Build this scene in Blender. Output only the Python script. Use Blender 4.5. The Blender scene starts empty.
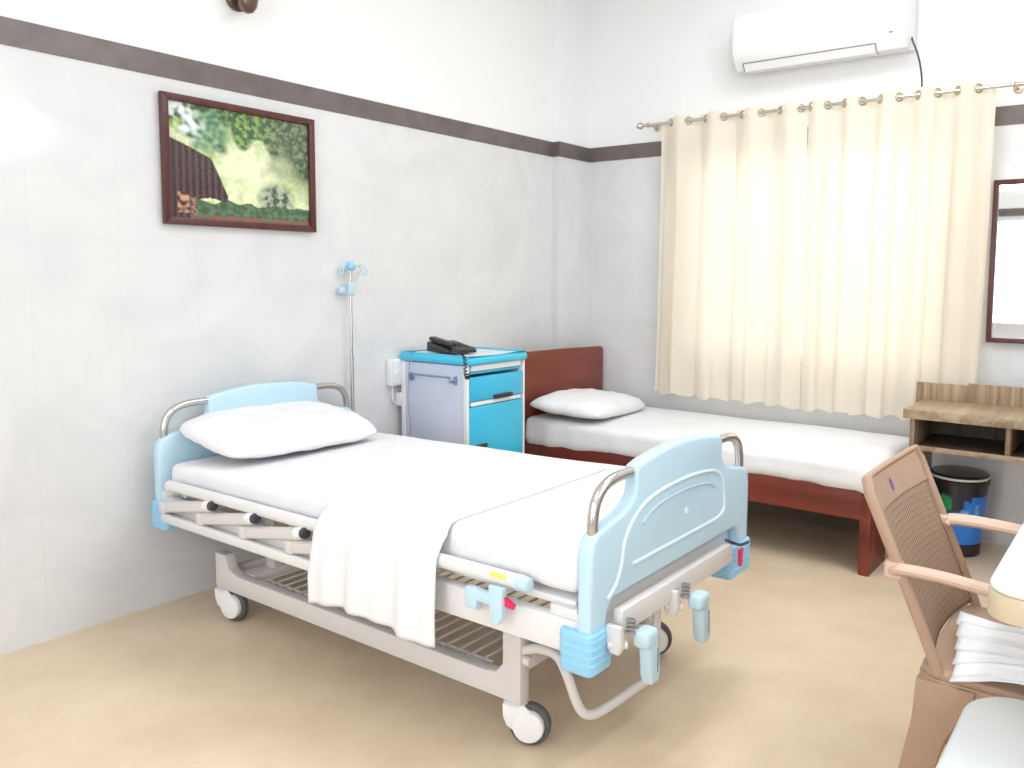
import bpy, bmesh, math, random
from mathutils import Vector, Matrix, noise
PI = math.pi
scene = bpy.context.scene
col = scene.collection
random.seed(4)

# ---------------------------------------------------------------- materials
def new_mat(name):
    m = bpy.data.materials.new(name); m.use_nodes = True
    nt = m.node_tree
    return m, nt, nt.nodes['Principled BSDF']

def plain(name, rgb, rough=.5, metal=0, bump=0, bscale=40, var=0, vscale=8, coat=0, emis=0):
    m, nt, b = new_mat(name)
    b.inputs['Base Color'].default_value = (*rgb, 1)
    b.inputs['Roughness'].default_value = rough
    b.inputs['Metallic'].default_value = metal
    b.inputs['Coat Weight'].default_value = coat
    tc = nt.nodes.new('ShaderNodeTexCoord')
    if var:
        n = nt.nodes.new('ShaderNodeTexNoise'); n.inputs['Scale'].default_value = vscale
        n.inputs['Detail'].default_value = 4
        nt.links.new(tc.outputs['Object'], n.inputs['Vector'])
        r = nt.nodes.new('ShaderNodeMix'); r.data_type = 'RGBA'
        r.inputs['A'].default_value = (*[c * (1 - var) for c in rgb], 1)
        r.inputs['B'].default_value = (*[min(1, c * (1 + var)) for c in rgb], 1)
        nt.links.new(n.outputs['Fac'], r.inputs['Factor'])
        nt.links.new(r.outputs['Result'], b.inputs['Base Color'])
    if bump:
        n = nt.nodes.new('ShaderNodeTexNoise'); n.inputs['Scale'].default_value = bscale
        n.inputs['Detail'].default_value = 3
        nt.links.new(tc.outputs['Object'], n.inputs['Vector'])
        bp = nt.nodes.new('ShaderNodeBump'); bp.inputs['Strength'].default_value = bump
        bp.inputs['Distance'].default_value = .01
        nt.links.new(n.outputs['Fac'], bp.inputs['Height'])
        nt.links.new(bp.outputs['Normal'], b.inputs['Normal'])
    if emis:
        b.inputs['Emission Color'].default_value = (*rgb, 1)
        b.inputs['Emission Strength'].default_value = emis
    return m

def math_node(nt, op, a, b=None, c=None):
    n = nt.nodes.new('ShaderNodeMath'); n.operation = op
    for i, v in enumerate((a, b, c)):
        if v is None: continue
        if isinstance(v, (int, float)): n.inputs[i].default_value = v
        else: nt.links.new(v, n.inputs[i])
    return n.outputs[0]

def tile_mat(name, axis):
    """large glossy pale grey wall tiles, axis = horizontal object axis"""
    m, nt, b = new_mat(name)
    tc = nt.nodes.new('ShaderNodeTexCoord'); sp = nt.nodes.new('ShaderNodeSeparateXYZ')
    nt.links.new(tc.outputs['Object'], sp.inputs[0])
    h = sp.outputs[axis]; z = sp.outputs['Z']
    def seam(v, size, off):
        f = math_node(nt, 'FRACT', math_node(nt, 'DIVIDE', math_node(nt, 'ADD', v, off), size))
        d = math_node(nt, 'ABSOLUTE', math_node(nt, 'SUBTRACT', f, .5))
        return math_node(nt, 'GREATER_THAN', d, .5 - .0012 / size)
    s = math_node(nt, 'MAXIMUM', seam(h, .305, 10.05), seam(z, .61, .36))
    n1 = nt.nodes.new('ShaderNodeTexNoise'); n1.inputs['Scale'].default_value = 3.2
    n1.inputs['Detail'].default_value = 7; n1.inputs['Distortion'].default_value = .8
    nt.links.new(tc.outputs['Object'], n1.inputs['Vector'])
    cr = nt.nodes.new('ShaderNodeValToRGB')
    cr.color_ramp.elements[0].position = .33; cr.color_ramp.elements[0].color = (.672, .680, .696, 1)
    cr.color_ramp.elements[1].position = .68; cr.color_ramp.elements[1].color = (.745, .748, .752, 1)
    nt.links.new(n1.outputs['Fac'], cr.inputs['Fac'])
    mx = nt.nodes.new('ShaderNodeMix'); mx.data_type = 'RGBA'
    nt.links.new(math_node(nt, 'MULTIPLY', s, .55), mx.inputs['Factor'])
    nt.links.new(cr.outputs['Color'], mx.inputs['A']); mx.inputs['B'].default_value = (.63, .635, .645, 1)
    nt.links.new(mx.outputs['Result'], b.inputs['Base Color'])
    b.inputs['Roughness'].default_value = .13
    b.inputs['Specular IOR Level'].default_value = .5
    return m

def wood_mat(name, c1, c2, axis='X', scale=18, rough=.4, stretch=.06, coat=0):
    m, nt, b = new_mat(name)
    tc = nt.nodes.new('ShaderNodeTexCoord'); mp = nt.nodes.new('ShaderNodeMapping')
    sc = [1, 1, 1]; sc['XYZ'.index(axis)] = stretch
    mp.inputs['Scale'].default_value = sc
    nt.links.new(tc.outputs['Object'], mp.inputs['Vector'])
    n = nt.nodes.new('ShaderNodeTexNoise'); n.inputs['Scale'].default_value = scale
    n.inputs['Detail'].default_value = 6; n.inputs['Distortion'].default_value = .6
    nt.links.new(mp.outputs[0], n.inputs['Vector'])
    cr = nt.nodes.new('ShaderNodeValToRGB')
    cr.color_ramp.elements[0].position = .33; cr.color_ramp.elements[0].color = (*c1, 1)
    cr.color_ramp.elements[1].position = .68; cr.color_ramp.elements[1].color = (*c2, 1)
    nt.links.new(n.outputs['Fac'], cr.inputs['Fac'])
    nt.links.new(cr.outputs['Color'], b.inputs['Base Color'])
    b.inputs['Roughness'].default_value = rough; b.inputs['Coat Weight'].default_value = coat
    return m

def floor_mat():
    m, nt, b = new_mat('vinyl_floor')
    tc = nt.nodes.new('ShaderNodeTexCoord')
    n = nt.nodes.new('ShaderNodeTexNoise'); n.inputs['Scale'].default_value = 2.6
    n.inputs['Detail'].default_value = 8; n.inputs['Roughness'].default_value = .62
    nt.links.new(tc.outputs['Object'], n.inputs['Vector'])
    cr = nt.nodes.new('ShaderNodeValToRGB')
    cr.color_ramp.elements[0].position = .3; cr.color_ramp.elements[0].color = (.68, .53, .37, 1)
    cr.color_ramp.elements[1].position = .72; cr.color_ramp.elements[1].color = (.81, .66, .48, 1)
    nt.links.new(n.outputs['Fac'], cr.inputs['Fac'])
    nt.links.new(cr.outputs['Color'], b.inputs['Base Color'])
    b.inputs['Roughness'].default_value = .34
    b.inputs['Specular IOR Level'].default_value = .4
    return m

def cloth_mat(name, rgb, bump=.25, scale=9, translucent=0, tcol=None, rough=.85):
    m, nt, b = new_mat(name)
    b.inputs['Base Color'].default_value = (*rgb, 1); b.inputs['Roughness'].default_value = rough
    b.inputs['Specular IOR Level'].default_value = .15
    tc = nt.nodes.new('ShaderNodeTexCoord')
    n = nt.nodes.new('ShaderNodeTexNoise'); n.inputs['Scale'].default_value = scale
    n.inputs['Detail'].default_value = 4; n.inputs['Distortion'].default_value = .5
    nt.links.new(tc.outputs['Object'], n.inputs['Vector'])
    bp = nt.nodes.new('ShaderNodeBump'); bp.inputs['Strength'].default_value = bump
    bp.inputs['Distance'].default_value = .03
    nt.links.new(n.outputs['Fac'], bp.inputs['Height']); nt.links.new(bp.outputs['Normal'], b.inputs['Normal'])
    if translucent:
        t = nt.nodes.new('ShaderNodeBsdfTranslucent'); t.inputs['Color'].default_value = (*(tcol or rgb), 1)
        mx = nt.nodes.new('ShaderNodeMixShader'); mx.inputs[0].default_value = translucent
        out = nt.nodes['Material Output']
        nt.links.new(b.outputs[0], mx.inputs[1]); nt.links.new(t.outputs[0], mx.inputs[2])
        nt.links.new(mx.outputs[0], out.inputs['Surface'])
    return m

def attr_mat(name, rough=.4, coat=0):
    m, nt, b = new_mat(name)
    a = nt.nodes.new('ShaderNodeAttribute'); a.attribute_name = 'ink'
    nt.links.new(a.outputs['Color'], b.inputs['Base Color'])
    b.inputs['Roughness'].default_value = rough; b.inputs['Coat Weight'].default_value = coat
    return m

def stripe_mat(name, c1, c2, freq):
    """fine vertical ribs moulded in plastic"""
    m, nt, b = new_mat(name)
    tc = nt.nodes.new('ShaderNodeTexCoord'); sp = nt.nodes.new('ShaderNodeSeparateXYZ')
    nt.links.new(tc.outputs['Object'], sp.inputs[0])
    s = math_node(nt, 'SINE', math_node(nt, 'MULTIPLY', sp.outputs['Y'], freq))
    s2 = math_node(nt, 'SINE', math_node(nt, 'MULTIPLY', sp.outputs['Z'], 420))
    t = math_node(nt, 'ADD', math_node(nt, 'MULTIPLY', s, .38), math_node(nt, 'MULTIPLY_ADD', s2, .12, .5))
    mx = nt.nodes.new('ShaderNodeMix'); mx.data_type = 'RGBA'
    nt.links.new(t, mx.inputs['Factor'])
    mx.inputs['A'].default_value = (*c1, 1); mx.inputs['B'].default_value = (*c2, 1)
    nt.links.new(mx.outputs['Result'], b.inputs['Base Color'])
    bp = nt.nodes.new('ShaderNodeBump'); bp.inputs['Strength'].default_value = .6; bp.inputs['Distance'].default_value = .003
    nt.links.new(t, bp.inputs['Height']); nt.links.new(bp.outputs['Normal'], b.inputs['Normal'])
    b.inputs['Roughness'].default_value = .5
    return m

def glass_mat(name):
    m, nt, b = new_mat(name)
    b.inputs['Base Color'].default_value = (.95, .98, 1, 1); b.inputs['Roughness'].default_value = .02
    b.inputs['Transmission Weight'].default_value = 1; b.inputs['IOR'].default_value = 1.1
    return m

M = dict(
    paint=plain('white_wall_paint', (.87, .875, .88), .75),
    ceiling=plain('white_ceiling_paint', (.90, .90, .90), .85),
    tile_y=tile_mat('pale_grey_tile_side', 'Y'), tile_x=tile_mat('pale_grey_tile_far', 'X'),
    band=plain('dark_border_tile', (.145, .118, .115), .3, var=.4, vscale=9),
    floor=floor_mat(),
    sheet=cloth_mat('white_cotton_sheet', (.85, .85, .87), .22, 7),
    pillow=cloth_mat('white_pillowcase', (.85, .85, .87), .3, 9),
    towel=cloth_mat('white_blanket', (.85, .85, .87), .12, 6),
    curtain=cloth_mat('cream_curtain', (.94, .87, .76), .08, 30, .42, (1, .90, .70)),
    steel_w=plain('white_painted_steel', (.79, .785, .79), .35, coat=.3),
    steel_g=plain('warm_grey_painted_steel', (.70, .665, .655), .35, coat=.3),
    blue=plain('pale_blue_plastic', (.53, .735, .86), .35),
    blue2=plain('sky_blue_plastic', (.30, .62, .87), .35),
    blue3=plain('dull_pale_blue_plastic', (.50, .68, .77), .4),
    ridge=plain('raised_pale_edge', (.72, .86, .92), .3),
    chrome=plain('brushed_stainless', (.62, .60, .58), .22, 1),
    deck=plain('grey_deck_steel', (.60, .60, .62), .5),
    rubber=plain('grey_rubber_tyre', (.10, .105, .11), .6),
    black=plain('black_plastic', (.022, .02, .022), .35),
    darkknob=plain('dark_knob', (.05, .05, .06), .4),
    hub=plain('white_hub_cover', (.86, .86, .86), .35),
    red=plain('red_tag_plastic', (.75, .02, .12), .4),
    yellow=plain('yellow_sticker', (.93, .85, .15), .5),
    cyan=plain('bright_cyan_plastic', (.055, .56, .80), .28, coat=.2),
    cyan2=plain('cyan_drawer_front', (.04, .50, .76), .3, coat=.2),
    lav=plain('pale_lavender_panel', (.62, .66, .80), .45),
    white=plain('white_plastic', (.86, .86, .86), .35),
    offw=plain('off_white_plastic', (.80, .815, .82), .4),
    stool=plain('pale_blue_grey_plastic', (.70, .735, .75), .4),
    slot=plain('grey_blue_trim', (.18, .28, .42), .5),
    mahog=wood_mat('mahogany_wood', (.13, .018, .009), (.23, .040, .022), 'X', 10, .38, .08, 0),
    mahogv=wood_mat('mahogany_board', (.16, .030, .017), (.25, .055, .032), 'Y', 8, .38, .15, 0),
    desk=wood_mat('greyish_oak_laminate', (.16, .095, .052), (.46, .33, .21), 'Z', 30, .4, .04),
    deskx=wood_mat('oak_laminate_top', (.25, .165, .10), (.48, .37, .25), 'Y', 26, .35, .06),
    desk_shade=wood_mat('shaded_oak_laminate', (.045, .03, .022), (.10, .07, .05), 'Z', 30, .5, .04),  # darkened copy of the desk wood, stands in for shade inside the shelf
    frame=wood_mat('dark_red_frame_wood', (.060, .012, .012), (.11, .026, .024), 'Z', 30, .35, .1),
    chair=plain('tan_moulded_plastic', (.44, .29, .205), .42, var=.08, vscale=20),
    chair_l=plain('light_tan_moulded_plastic', (.66, .46, .36), .4),
    chair_s=stripe_mat('ribbed_tan_plastic', (.22, .14, .095), (.44, .30, .21), 420),
    purple=plain('purple_emblem', (.20, .09, .28), .5),
    cream=plain('cream_table_top', (.84, .82, .77), .3, coat=.3),
    tan=plain('tan_table_edge', (.64, .53, .37), .45),
    print_=attr_mat('printed_picture', .25, .4), bin_=attr_mat('printed_bin_plastic', .3, .3),
    pane=plain('added_window_pane', (.75, .82, .88), .3),
    glass=glass_mat('clear_glass'),
    mirror=plain('mirror_silver', (.93, .94, .95), .02, 1),
    brass=plain('antique_brass_ring', (.55, .46, .34), .3, 1),
    tube=plain('lit_tube', (1, 1, .98), .5, emis=9),
    brown=plain('dark_brown_wood', (.10, .045, .035), .3, var=.3, vscale=30, coat=.5),
    paper=plain('white_paper', (.80, .82, .85), .5),
    paperg=plain('grey_print_paper', (.45, .43, .44), .6),
    vent=plain('grey_vent_gap', (.25, .25, .25), .7),
)

# ---------------------------------------------------------------- mesh helpers
def smooth_path(pts, k=6):
    P = [Vector(p) for p in pts]; out = []
    for i in range(len(P) - 1):
        p0 = P[max(0, i - 1)]; p1 = P[i]; p2 = P[i + 1]; p3 = P[min(len(P) - 1, i + 2)]
        for j in range(k):
            t = j / k
            out.append(.5 * ((2 * p1) + (p2 - p0) * t + (2 * p0 - 5 * p1 + 4 * p2 - p3) * t * t + (3 * p1 - p0 - 3 * p2 + p3) * t ** 3))
    out.append(P[-1]); return out

class MB:
    def __init__(s): s.bm = bmesh.new()
    def add(s, tmp, mat4=None):
        if mat4 is not None: tmp.transform(mat4)
        me = bpy.data.meshes.new('tmp'); tmp.to_mesh(me); tmp.free()
        s.bm.from_mesh(me); bpy.data.meshes.remove(me); return s
    def box(s, x0, x1, y0, y1, z0, z1, bev=.003, seg=2, mat4=None):
        t = bmesh.new(); bmesh.ops.create_cube(t, size=1)
        for v in t.verts:
            v.co = Vector(((x0 + x1) / 2 + v.co.x * (x1 - x0), (y0 + y1) / 2 + v.co.y * (y1 - y0), (z0 + z1) / 2 + v.co.z * (z1 - z0)))
        if bev: bmesh.ops.bevel(t, geom=t.edges[:], offset=bev, segments=seg, affect='EDGES', profile=.5)
        return s.add(t, mat4)
    def cyl(s, p0, p1, r, r2=None, n=20, bev=0):
        p0, p1 = Vector(p0), Vector(p1); d = p1 - p0
        t = bmesh.new(); bmesh.ops.create_cone(t, cap_ends=True, segments=n, radius1=r, radius2=r if r2 is None else r2, depth=d.length)
        if bev:
            es = [e for e in t.edges if any(len(f.verts) > 4 for f in e.link_faces)]
            bmesh.ops.bevel(t, geom=es, offset=bev, segments=2, affect='EDGES', profile=.5)
        q = Vector((0, 0, 1)).rotation_difference(d.normalized()).to_matrix().to_4x4()
        return s.add(t, Matrix.Translation((p0 + p1) / 2) @ q)
    def tube(s, pts, r, n=10, k=6, smooth=True, closed=False, flat=None):
        P = smooth_path(pts, k) if smooth else [Vector(p) for p in pts]
        if closed and (P[0] - P[-1]).length < 1e-6: P = P[:-1]
        N = len(P); t = bmesh.new(); rings = []
        up = Vector((0, 0, 1)); prev = None
        for i in range(N):
            a = P[(i - 1) % N] if closed else P[max(0, i - 1)]; b = P[(i + 1) % N] if closed else P[min(N - 1, i + 1)]
            d = (b - a).normalized()
            if prev is None:
                ref = up if abs(d.dot(up)) < .95 else Vector((1, 0, 0))
                x = d.cross(ref).normalized()
            else:
                x = (prev - d * prev.dot(d)).normalized()
            prev = x; y = d.cross(x)
            ring = []
            for j in range(n):
                an = 2 * PI * j / n; ry = r if flat is None else flat
                ring.append(t.verts.new(P[i] + x * (math.cos(an) * r) + y * (math.sin(an) * ry)))
            rings.append(ring)
        for i in range(N if closed else N - 1):
            A, B = rings[i], rings[(i + 1) % N]
            for j in range(n): t.faces.new((A[j], A[(j + 1) % n], B[(j + 1) % n], B[j]))
        if not closed: t.faces.new(rings[0][::-1]); t.faces.new(rings[-1])
        return s.add(t)
    def lathe(s, prof, n=32, mat4=None, cap=True):
        t = bmesh.new(); rings = []
        for r, z in prof: rings.append([t.verts.new((r * math.cos(2 * PI * j / n), r * math.sin(2 * PI * j / n), z)) for j in range(n)])
        for A, B in zip(rings, rings[1:]):
            for j in range(n): t.faces.new((A[j], A[(j + 1) % n], B[(j + 1) % n], B[j]))
        if cap: t.faces.new(rings[0][::-1]); t.faces.new(rings[-1])
        return s.add(t, mat4)
    def prism(s, pts, a0, a1, axis='x', bev=.004, seg=2):
        """2D polygon extruded along axis; pts are the two other coordinates in order"""
        t = bmesh.new()
        def mk(p, a): return {'x': (a, p[0], p[1]), 'y': (p[0], a, p[1]), 'z': (p[0], p[1], a)}[axis]
        A = [t.verts.new(mk(p, a0)) for p in pts]; B = [t.verts.new(mk(p, a1)) for p in pts]
        f1 = t.faces.new(A); f2 = t.faces.new(B[::-1]); n = len(pts)
        for i in range(n): t.faces.new((A[i], B[i], B[(i + 1) % n], A[(i + 1) % n]))
        bmesh.ops.recalc_face_normals(t, faces=t.faces[:])
        if bev:
            es = list(set(f1.edges[:]) | set(f2.edges[:]))
            bmesh.ops.bevel(t, geom=es, offset=bev, segments=seg, affect='EDGES', profile=.5, clamp_overlap=True)
        return s.add(t)
    def grid(s, fn, nu, nv):
        t = bmesh.new()
        V = [[t.verts.new(fn(i / nu, j / nv)) for j in range(nv + 1)] for i in range(nu + 1)]
        for i in range(nu):
            for j in range(nv): t.faces.new((V[i][j], V[i + 1][j], V[i + 1][j + 1], V[i][j + 1]))
        return s.add(t)
    def softbox(s, x0, x1, y0, y1, z0, z1, r, n=(30, 20, 5), disp=None):
        t = bmesh.new(); cx, cy, cz = (x0 + x1) / 2, (y0 + y1) / 2, (z0 + z1) / 2
        hx, hy, hz = (x1 - x0) / 2, (y1 - y0) / 2, (z1 - z0) / 2; r = min(r, hx, hy, hz * .999)
        cache = {}
        def samp(k):  # denser near the ends
            m = n[k]; return [math.sin((i / m - .5) * PI) * .35 + (2 * i / m - 1) * .65 for i in range(m + 1)]
        sx, sy, sz = samp(0), samp(1), samp(2)
        def V(a, b, c):
            key = (round(a, 5), round(b, 5), round(c, 5))
            if key not in cache:
                p = Vector((a * hx, b * hy, c * hz))
                q = Vector((max(-hx + r, min(hx - r, p.x)), max(-hy + r, min(hy - r, p.y)), max(-hz + r, min(hz - r, p.z))))
                d = p - q
                if d.length > 1e-9: p = q + d.normalized() * r
                p += Vector((cx, cy, cz))
                if disp: p = disp(p)
                cache[key] = t.verts.new(p)
            return cache[key]
        def face(f, A, B):
            for i in range(len(A) - 1):
                for j in range(len(B) - 1):
                    t.faces.new((f(A[i], B[j]), f(A[i + 1], B[j]), f(A[i + 1], B[j + 1]), f(A[i], B[j + 1])))
        for c in (-1, 1):
            face(lambda a, b: V(a, b, c), sx, sy); face(lambda a, b: V(a, c, b), sx, sz); face(lambda a, b: V(c, a, b), sy, sz)
        bmesh.ops.recalc_face_normals(t, faces=t.faces[:])
        return s.add(t)
    def torus(s, c, R, r, axis, n=24, m=8):
        c = Vector(c); axis = Vector(axis).normalized(); q = Vector((0, 0, 1)).rotation_difference(axis)
        pts = [c + q @ Vector((R * math.cos(2 * PI * i / n), R * math.sin(2 * PI * i / n), 0)) for i in range(n)]
        return s.tube(pts, r, m, smooth=False, closed=True)
    def build(s, name, mat, parent=None, loc=None, smooth=35, label=None, rot=None):
        me = bpy.data.meshes.new(name); s.bm.normal_update(); s.bm.to_mesh(me); s.bm.free()
        me.materials.append(mat if not isinstance(mat, str) else M[mat])
        if smooth:
            me.shade_smooth(); me.set_sharp_from_angle(angle=math.radians(smooth))
        o = bpy.data.objects.new(name, me); col.objects.link(o)
        if parent: o.parent = parent
        if loc is not None: o.location = loc
        if rot is not None: o.rotation_euler = rot
        if label: o['label'] = label
        return o

def thing(name, label, cat, loc=(0, 0, 0), rotz=0, group=None):
    o = bpy.data.objects.new(name, None); col.objects.link(o); o.empty_display_size = .1
    o.location = loc; o.rotation_euler = (0, 0, rotz); o['label'] = label; o['category'] = cat
    if group: o['group'] = group
    return o
def tag(o, label, cat, group=None):
    o['label'] = label; o['category'] = cat
    if group: o['group'] = group
    return o
def struct(o): o['kind'] = 'structure'; return o
def nz(x, y=0, z=0): return noise.noise(Vector((x, y, z)))

def rr(x0, x1, y0, y1, r, n=8):
    pts = []
    for cx_, cy_, a0 in ((x1 - r, y1 - r, 0), (x0 + r, y1 - r, 90), (x0 + r, y0 + r, 180), (x1 - r, y0 + r, 270)):
        for k in range(n + 1):
            a = math.radians(a0 + k * 90 / n); pts.append((cx_ + r * math.cos(a), cy_ + r * math.sin(a)))
    return pts

# ---------------------------------------------------------------- room shell
XR, YB, ZC = 4.35, -6.4, 3.35
BH, BT = 2.115, .093           # border height, thickness
PX, PY = .056, -.335             # corner pier
struct(MB().box(-.15, XR + .15, YB - .15, .2, -.1, 0, 0).build('floor', 'floor', smooth=0))
struct(MB().box(-.15, XR + .15, YB - .15, .2, ZC, ZC + .1, 0).build('ceiling', 'ceiling', smooth=0))
def wall(name, boxes_tile, boxes_paint, tile):
    o = struct(MB().box(*boxes_tile[0], 0).build(name, tile, smooth=0)) if len(boxes_tile) == 1 else None
    if o is None:
        b = MB()
        for q in boxes_tile: b.box(*q, 0)
        o = struct(b.build(name, tile, smooth=0))
    me = o.data; me.materials.append(M['paint'])
    for f in me.polygons:
        if f.center.z > BH + BT and abs(f.normal.z) < .5: f.material_index = 1
    return o
# left wall split at the border so the paint above and the tiles below are separate faces
wall('wall_left', [(-.15, 0, YB, .2, 0, BH + BT), (-.15, 0, YB, .2, BH + BT, ZC)], None, M['tile_y'])
wall('wall_right', [(XR, XR + .15, YB, .2, 0, BH + BT), (XR, XR + .15, YB, .2, BH + BT, ZC)], None, M['tile_y'])
wall('wall_back', [(-.15, XR + .15, YB - .15, YB, 0, BH + BT), (-.15, XR + .15, YB - .15, YB, BH + BT, ZC)], None, M['tile_x'])
WX0, WX1, WZ0, WZ1 = .85, 2.35, .86, BH - .02
wall('wall_far', [(0, WX0, 0, .15, 0, BH + BT), (WX1, XR, 0, .15, 0, BH + BT), (WX0, WX1, 0, .15, 0, WZ0), (WX0, WX1, 0, .15, WZ1, BH + BT), (0, XR, 0, .15, BH + BT, ZC)], None, M['tile_x'])
wall('wall_corner', [(0, PX, PY, 0, 0, BH + BT), (0, PX, PY, 0, BH + BT, ZC)], None, M['tile_y'])
e = .004
struct(MB().box(0, e, YB, PY, BH, BH + BT, 0).build('trim_1', 'band', smooth=0))
struct(MB().box(0, PX + e, PY - e, 0, BH, BH + BT, 0).build('trim_2', 'band', smooth=0))
struct(MB().box(PX + e, XR, -e, 0, BH, BH + BT, 0).build('trim_3', 'band', smooth=0))
struct(MB().box(XR - e, XR, YB, -e, BH, BH + BT, 0).build('trim_4', 'band', smooth=0))
struct(MB().box(0, XR - e, YB, YB + e, BH, BH + BT, 0).build('trim_5', 'band', smooth=0))
# window behind the curtains
win = MB()
for a in [(WX0, WX1, .05, .09, WZ0, WZ0 + .05), (WX0, WX1, .05, .09, WZ1 - .05, WZ1), (WX0, WX0 + .05, .05, .09, WZ0, WZ1), (WX1 - .05, WX1, .05, .09, WZ0, WZ1), (1.575, 1.625, .05, .09, WZ0, WZ1)]:
    win.box(*a, .003)
win = struct(win.build('window_1', 'white'))
MB().box(WX0 + .05, 1.575, .066, .072, WZ0 + .05, WZ1 - .05, 0).build('pane', 'glass', win, smooth=0)
MB().box(1.625, WX1 - .05, .066, .072, WZ0 + .05, WZ1 - .05, 0).build('pane', 'glass', win, smooth=0)
def added_window(name, mat4):  # unseen windows, added to go with the low fill lamps
    b = MB()
    for q in [(-.75, .75, 0, .04, -.6, -.55), (-.75, .75, 0, .04, .55, .6), (-.75, -.70, 0, .04, -.6, .6), (.70, .75, 0, .04, -.6, .6), (-.025, .025, 0, .04, -.6, .6)]: b.box(*q, .003)
    b.bm.transform(mat4); o = struct(b.build(name, 'white'))
    b = MB().box(-.70, .70, .012, .018, -.55, .55, 0); b.bm.transform(mat4); b.build('pane', 'pane', o, smooth=0)
added_window('added_window_2', Matrix.Translation((2.0, YB, 1.45)))
added_window('added_window_3', Matrix.Translation((XR, -5.0, 1.45)) @ Matrix.Rotation(PI / 2, 4, 'Z'))

# ---------------------------------------------------------------- hospital bed
BC = (1.115, -2.4905, 0); BTH = .011
bed = thing('hospital_bed', 'white steel hospital bed on casters with pale blue headboard and footboard', 'hospital bed', BC, BTH)
half = [(.478, .455), (.478, .655), (.470, .692), (.445, .712), (.40, .722), (.34, .733), (.295, .748), (.268, .772), (.262, .80), (.264, .832), (.256, .848), (.22, .857), (.15, .867), (.07, .874)]
prof = [(v, z) for v, z in half] + [(0, .876)] + [(-v, z) for v, z in half[::-1]]
prof += [(-.405, .455), (-.40, .50), (-.375, .522), (.375, .522), (.40, .50), (.405, .455)]
def board(name, u_in, u_out, sgn):
    b = MB().prism(prof, u_in, u_out, 'x', .012, 3).build(name, 'blue', bed, smooth=40)
    um = (u_in + u_out) / 2
    for s in (-1, 1):
        MB().tube([(um, s * .44, .69), (um, s * .442, .735), (um, s * .428, .785), (um, s * .39, .817), (um, s * .33, .829), (um, s * .24, .829)], .0145, 12).build('grab_rail', 'chrome', b, label='chrome grab rail at the corner of the board')
        # corner bumper with horizontal ribs
        c = MB(); ua, ub = (u_in - .05, u_out + .010) if sgn > 0 else (u_out - .010, u_in + .05)
        va, vb = (-.490, -.385) if s < 0 else ((.325, .490) if sgn > 0 else (.385, .490))
        pts = [(ua, va), (ub, va), (ub, vb), (ua, vb)]
        c.prism(rr(ua, ub, va, vb, .020, 5), .352, .462, 'z', .008, 3)
        for k in range(4):
            z = .376 + k * .0205
            c.prism(rr(ua - .0016, ub + .0016, va - .0016, vb + .0016, .0216, 5), z, z + .009, 'z', .0014, 1)
        c.build('corner_bumper', 'blue2', b, label='sky blue ribbed corner bumper')
    return b
fb = board('footboard', .993, 1.038, 1)
hb = board('headboard', -.993, -1.038, -1)
# moulded ridge of the footboard's outer face
uo = 1.0385
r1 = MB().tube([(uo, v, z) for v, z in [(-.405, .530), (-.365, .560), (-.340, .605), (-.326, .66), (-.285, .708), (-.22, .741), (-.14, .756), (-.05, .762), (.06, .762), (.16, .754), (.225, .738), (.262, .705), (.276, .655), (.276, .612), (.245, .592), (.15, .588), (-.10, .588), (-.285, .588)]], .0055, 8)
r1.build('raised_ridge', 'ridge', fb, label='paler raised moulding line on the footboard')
MB().tube([(uo, v, z) for v, z in [(-.235, .685), (-.19, .708), (-.12, .722), (0, .728), (.10, .724), (.17, .712), (.215, .69)]], .004, 8).build('recess_edge', 'blue3', fb)
MB().lathe([(.004, 0), (.010, 0), (.010, .003), (.004, .004)], 16, Matrix.Translation((1.037, .02, .662)) @ Matrix.Rotation(PI / 2, 4, 'Y')).build('emblem', 'white', fb)
# main frame
f = MB()
for s in (-1, 1):
    a, b_ = sorted((s * .432, s * .468))
    f.box(-.985, .985, a, b_, .388, .478, .006)
f.box(.985, 1.0, -.468, .468, .42, .50, .004); f.box(-1.0, -.985, -.468, .468, .42, .50, .004)
f.build('main_frame', 'steel_w', bed)
MB().box(1.040, 1.072, -.384, .285, .435, .500, .008).build('end_beam', 'steel_g', bed)
d = MB()
for k in range(4): d.box(-.97 + k * .487, -.97 + k * .487 + .475, -.44, .44, .496, .518, .006)
for k in range(9): d.box(-.92 + k * .225, -.89 + k * .225, -.43, .43, .479, .4955, .003)
d.build('mattress_deck', 'steel_w', bed)
# base frame
g = MB()
for s in (-1, 1):
    a, b_ = sorted((s * .325, s * .367))
    pts = [(-.812, .128), (.722, .128), (.722, .386), (.655, .386), (.655, .235), (.63, .205), (.585, .197), (-.66, .197), (-.72, .215), (-.745, .265), (-.812, .265)]
    g.prism(pts, a, b_, 'y', .005)
g.box(-.80, -.76, -.325, .325, .15, .20, .004); g.box(.66, .70, -.325, .325, .20, .26, .004)
g.build('base_frame', 'steel_g', bed)
g = MB()
for s in (-1, 1): g.box(-.69, -.63, s * .20 - .03, s * .20 + .03, .19, .50, .004)
g.box(-.70, -.62, -.324, .324, .17, .20, .004)
g.build('lift_column', 'steel_g', bed)
g = MB().tube([(-.60, -.1, .24), (-.15, -.02, .31), (.35, 0, .42), (.95, 0, .45)], .014, 8)
g.tube([(-.62, .12, .24), (-.25, .10, .33), (.05, .10, .42), (.95, .1, .45)], .014, 8)
g.build('crank_rod', 'steel_g', bed)
# wire tray on the base
g = MB()
for k in range(22): g.cyl((-.56 + k * .052, -.323, .192), (-.56 + k * .052, .323, .192), .0045, n=8)
for v in (-.3, -.1, .1, .3): g.cyl((-.58, v, .186), (.56, v, .186), .005, n=8)
g.build('wire_tray', 'steel_g', bed)
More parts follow.
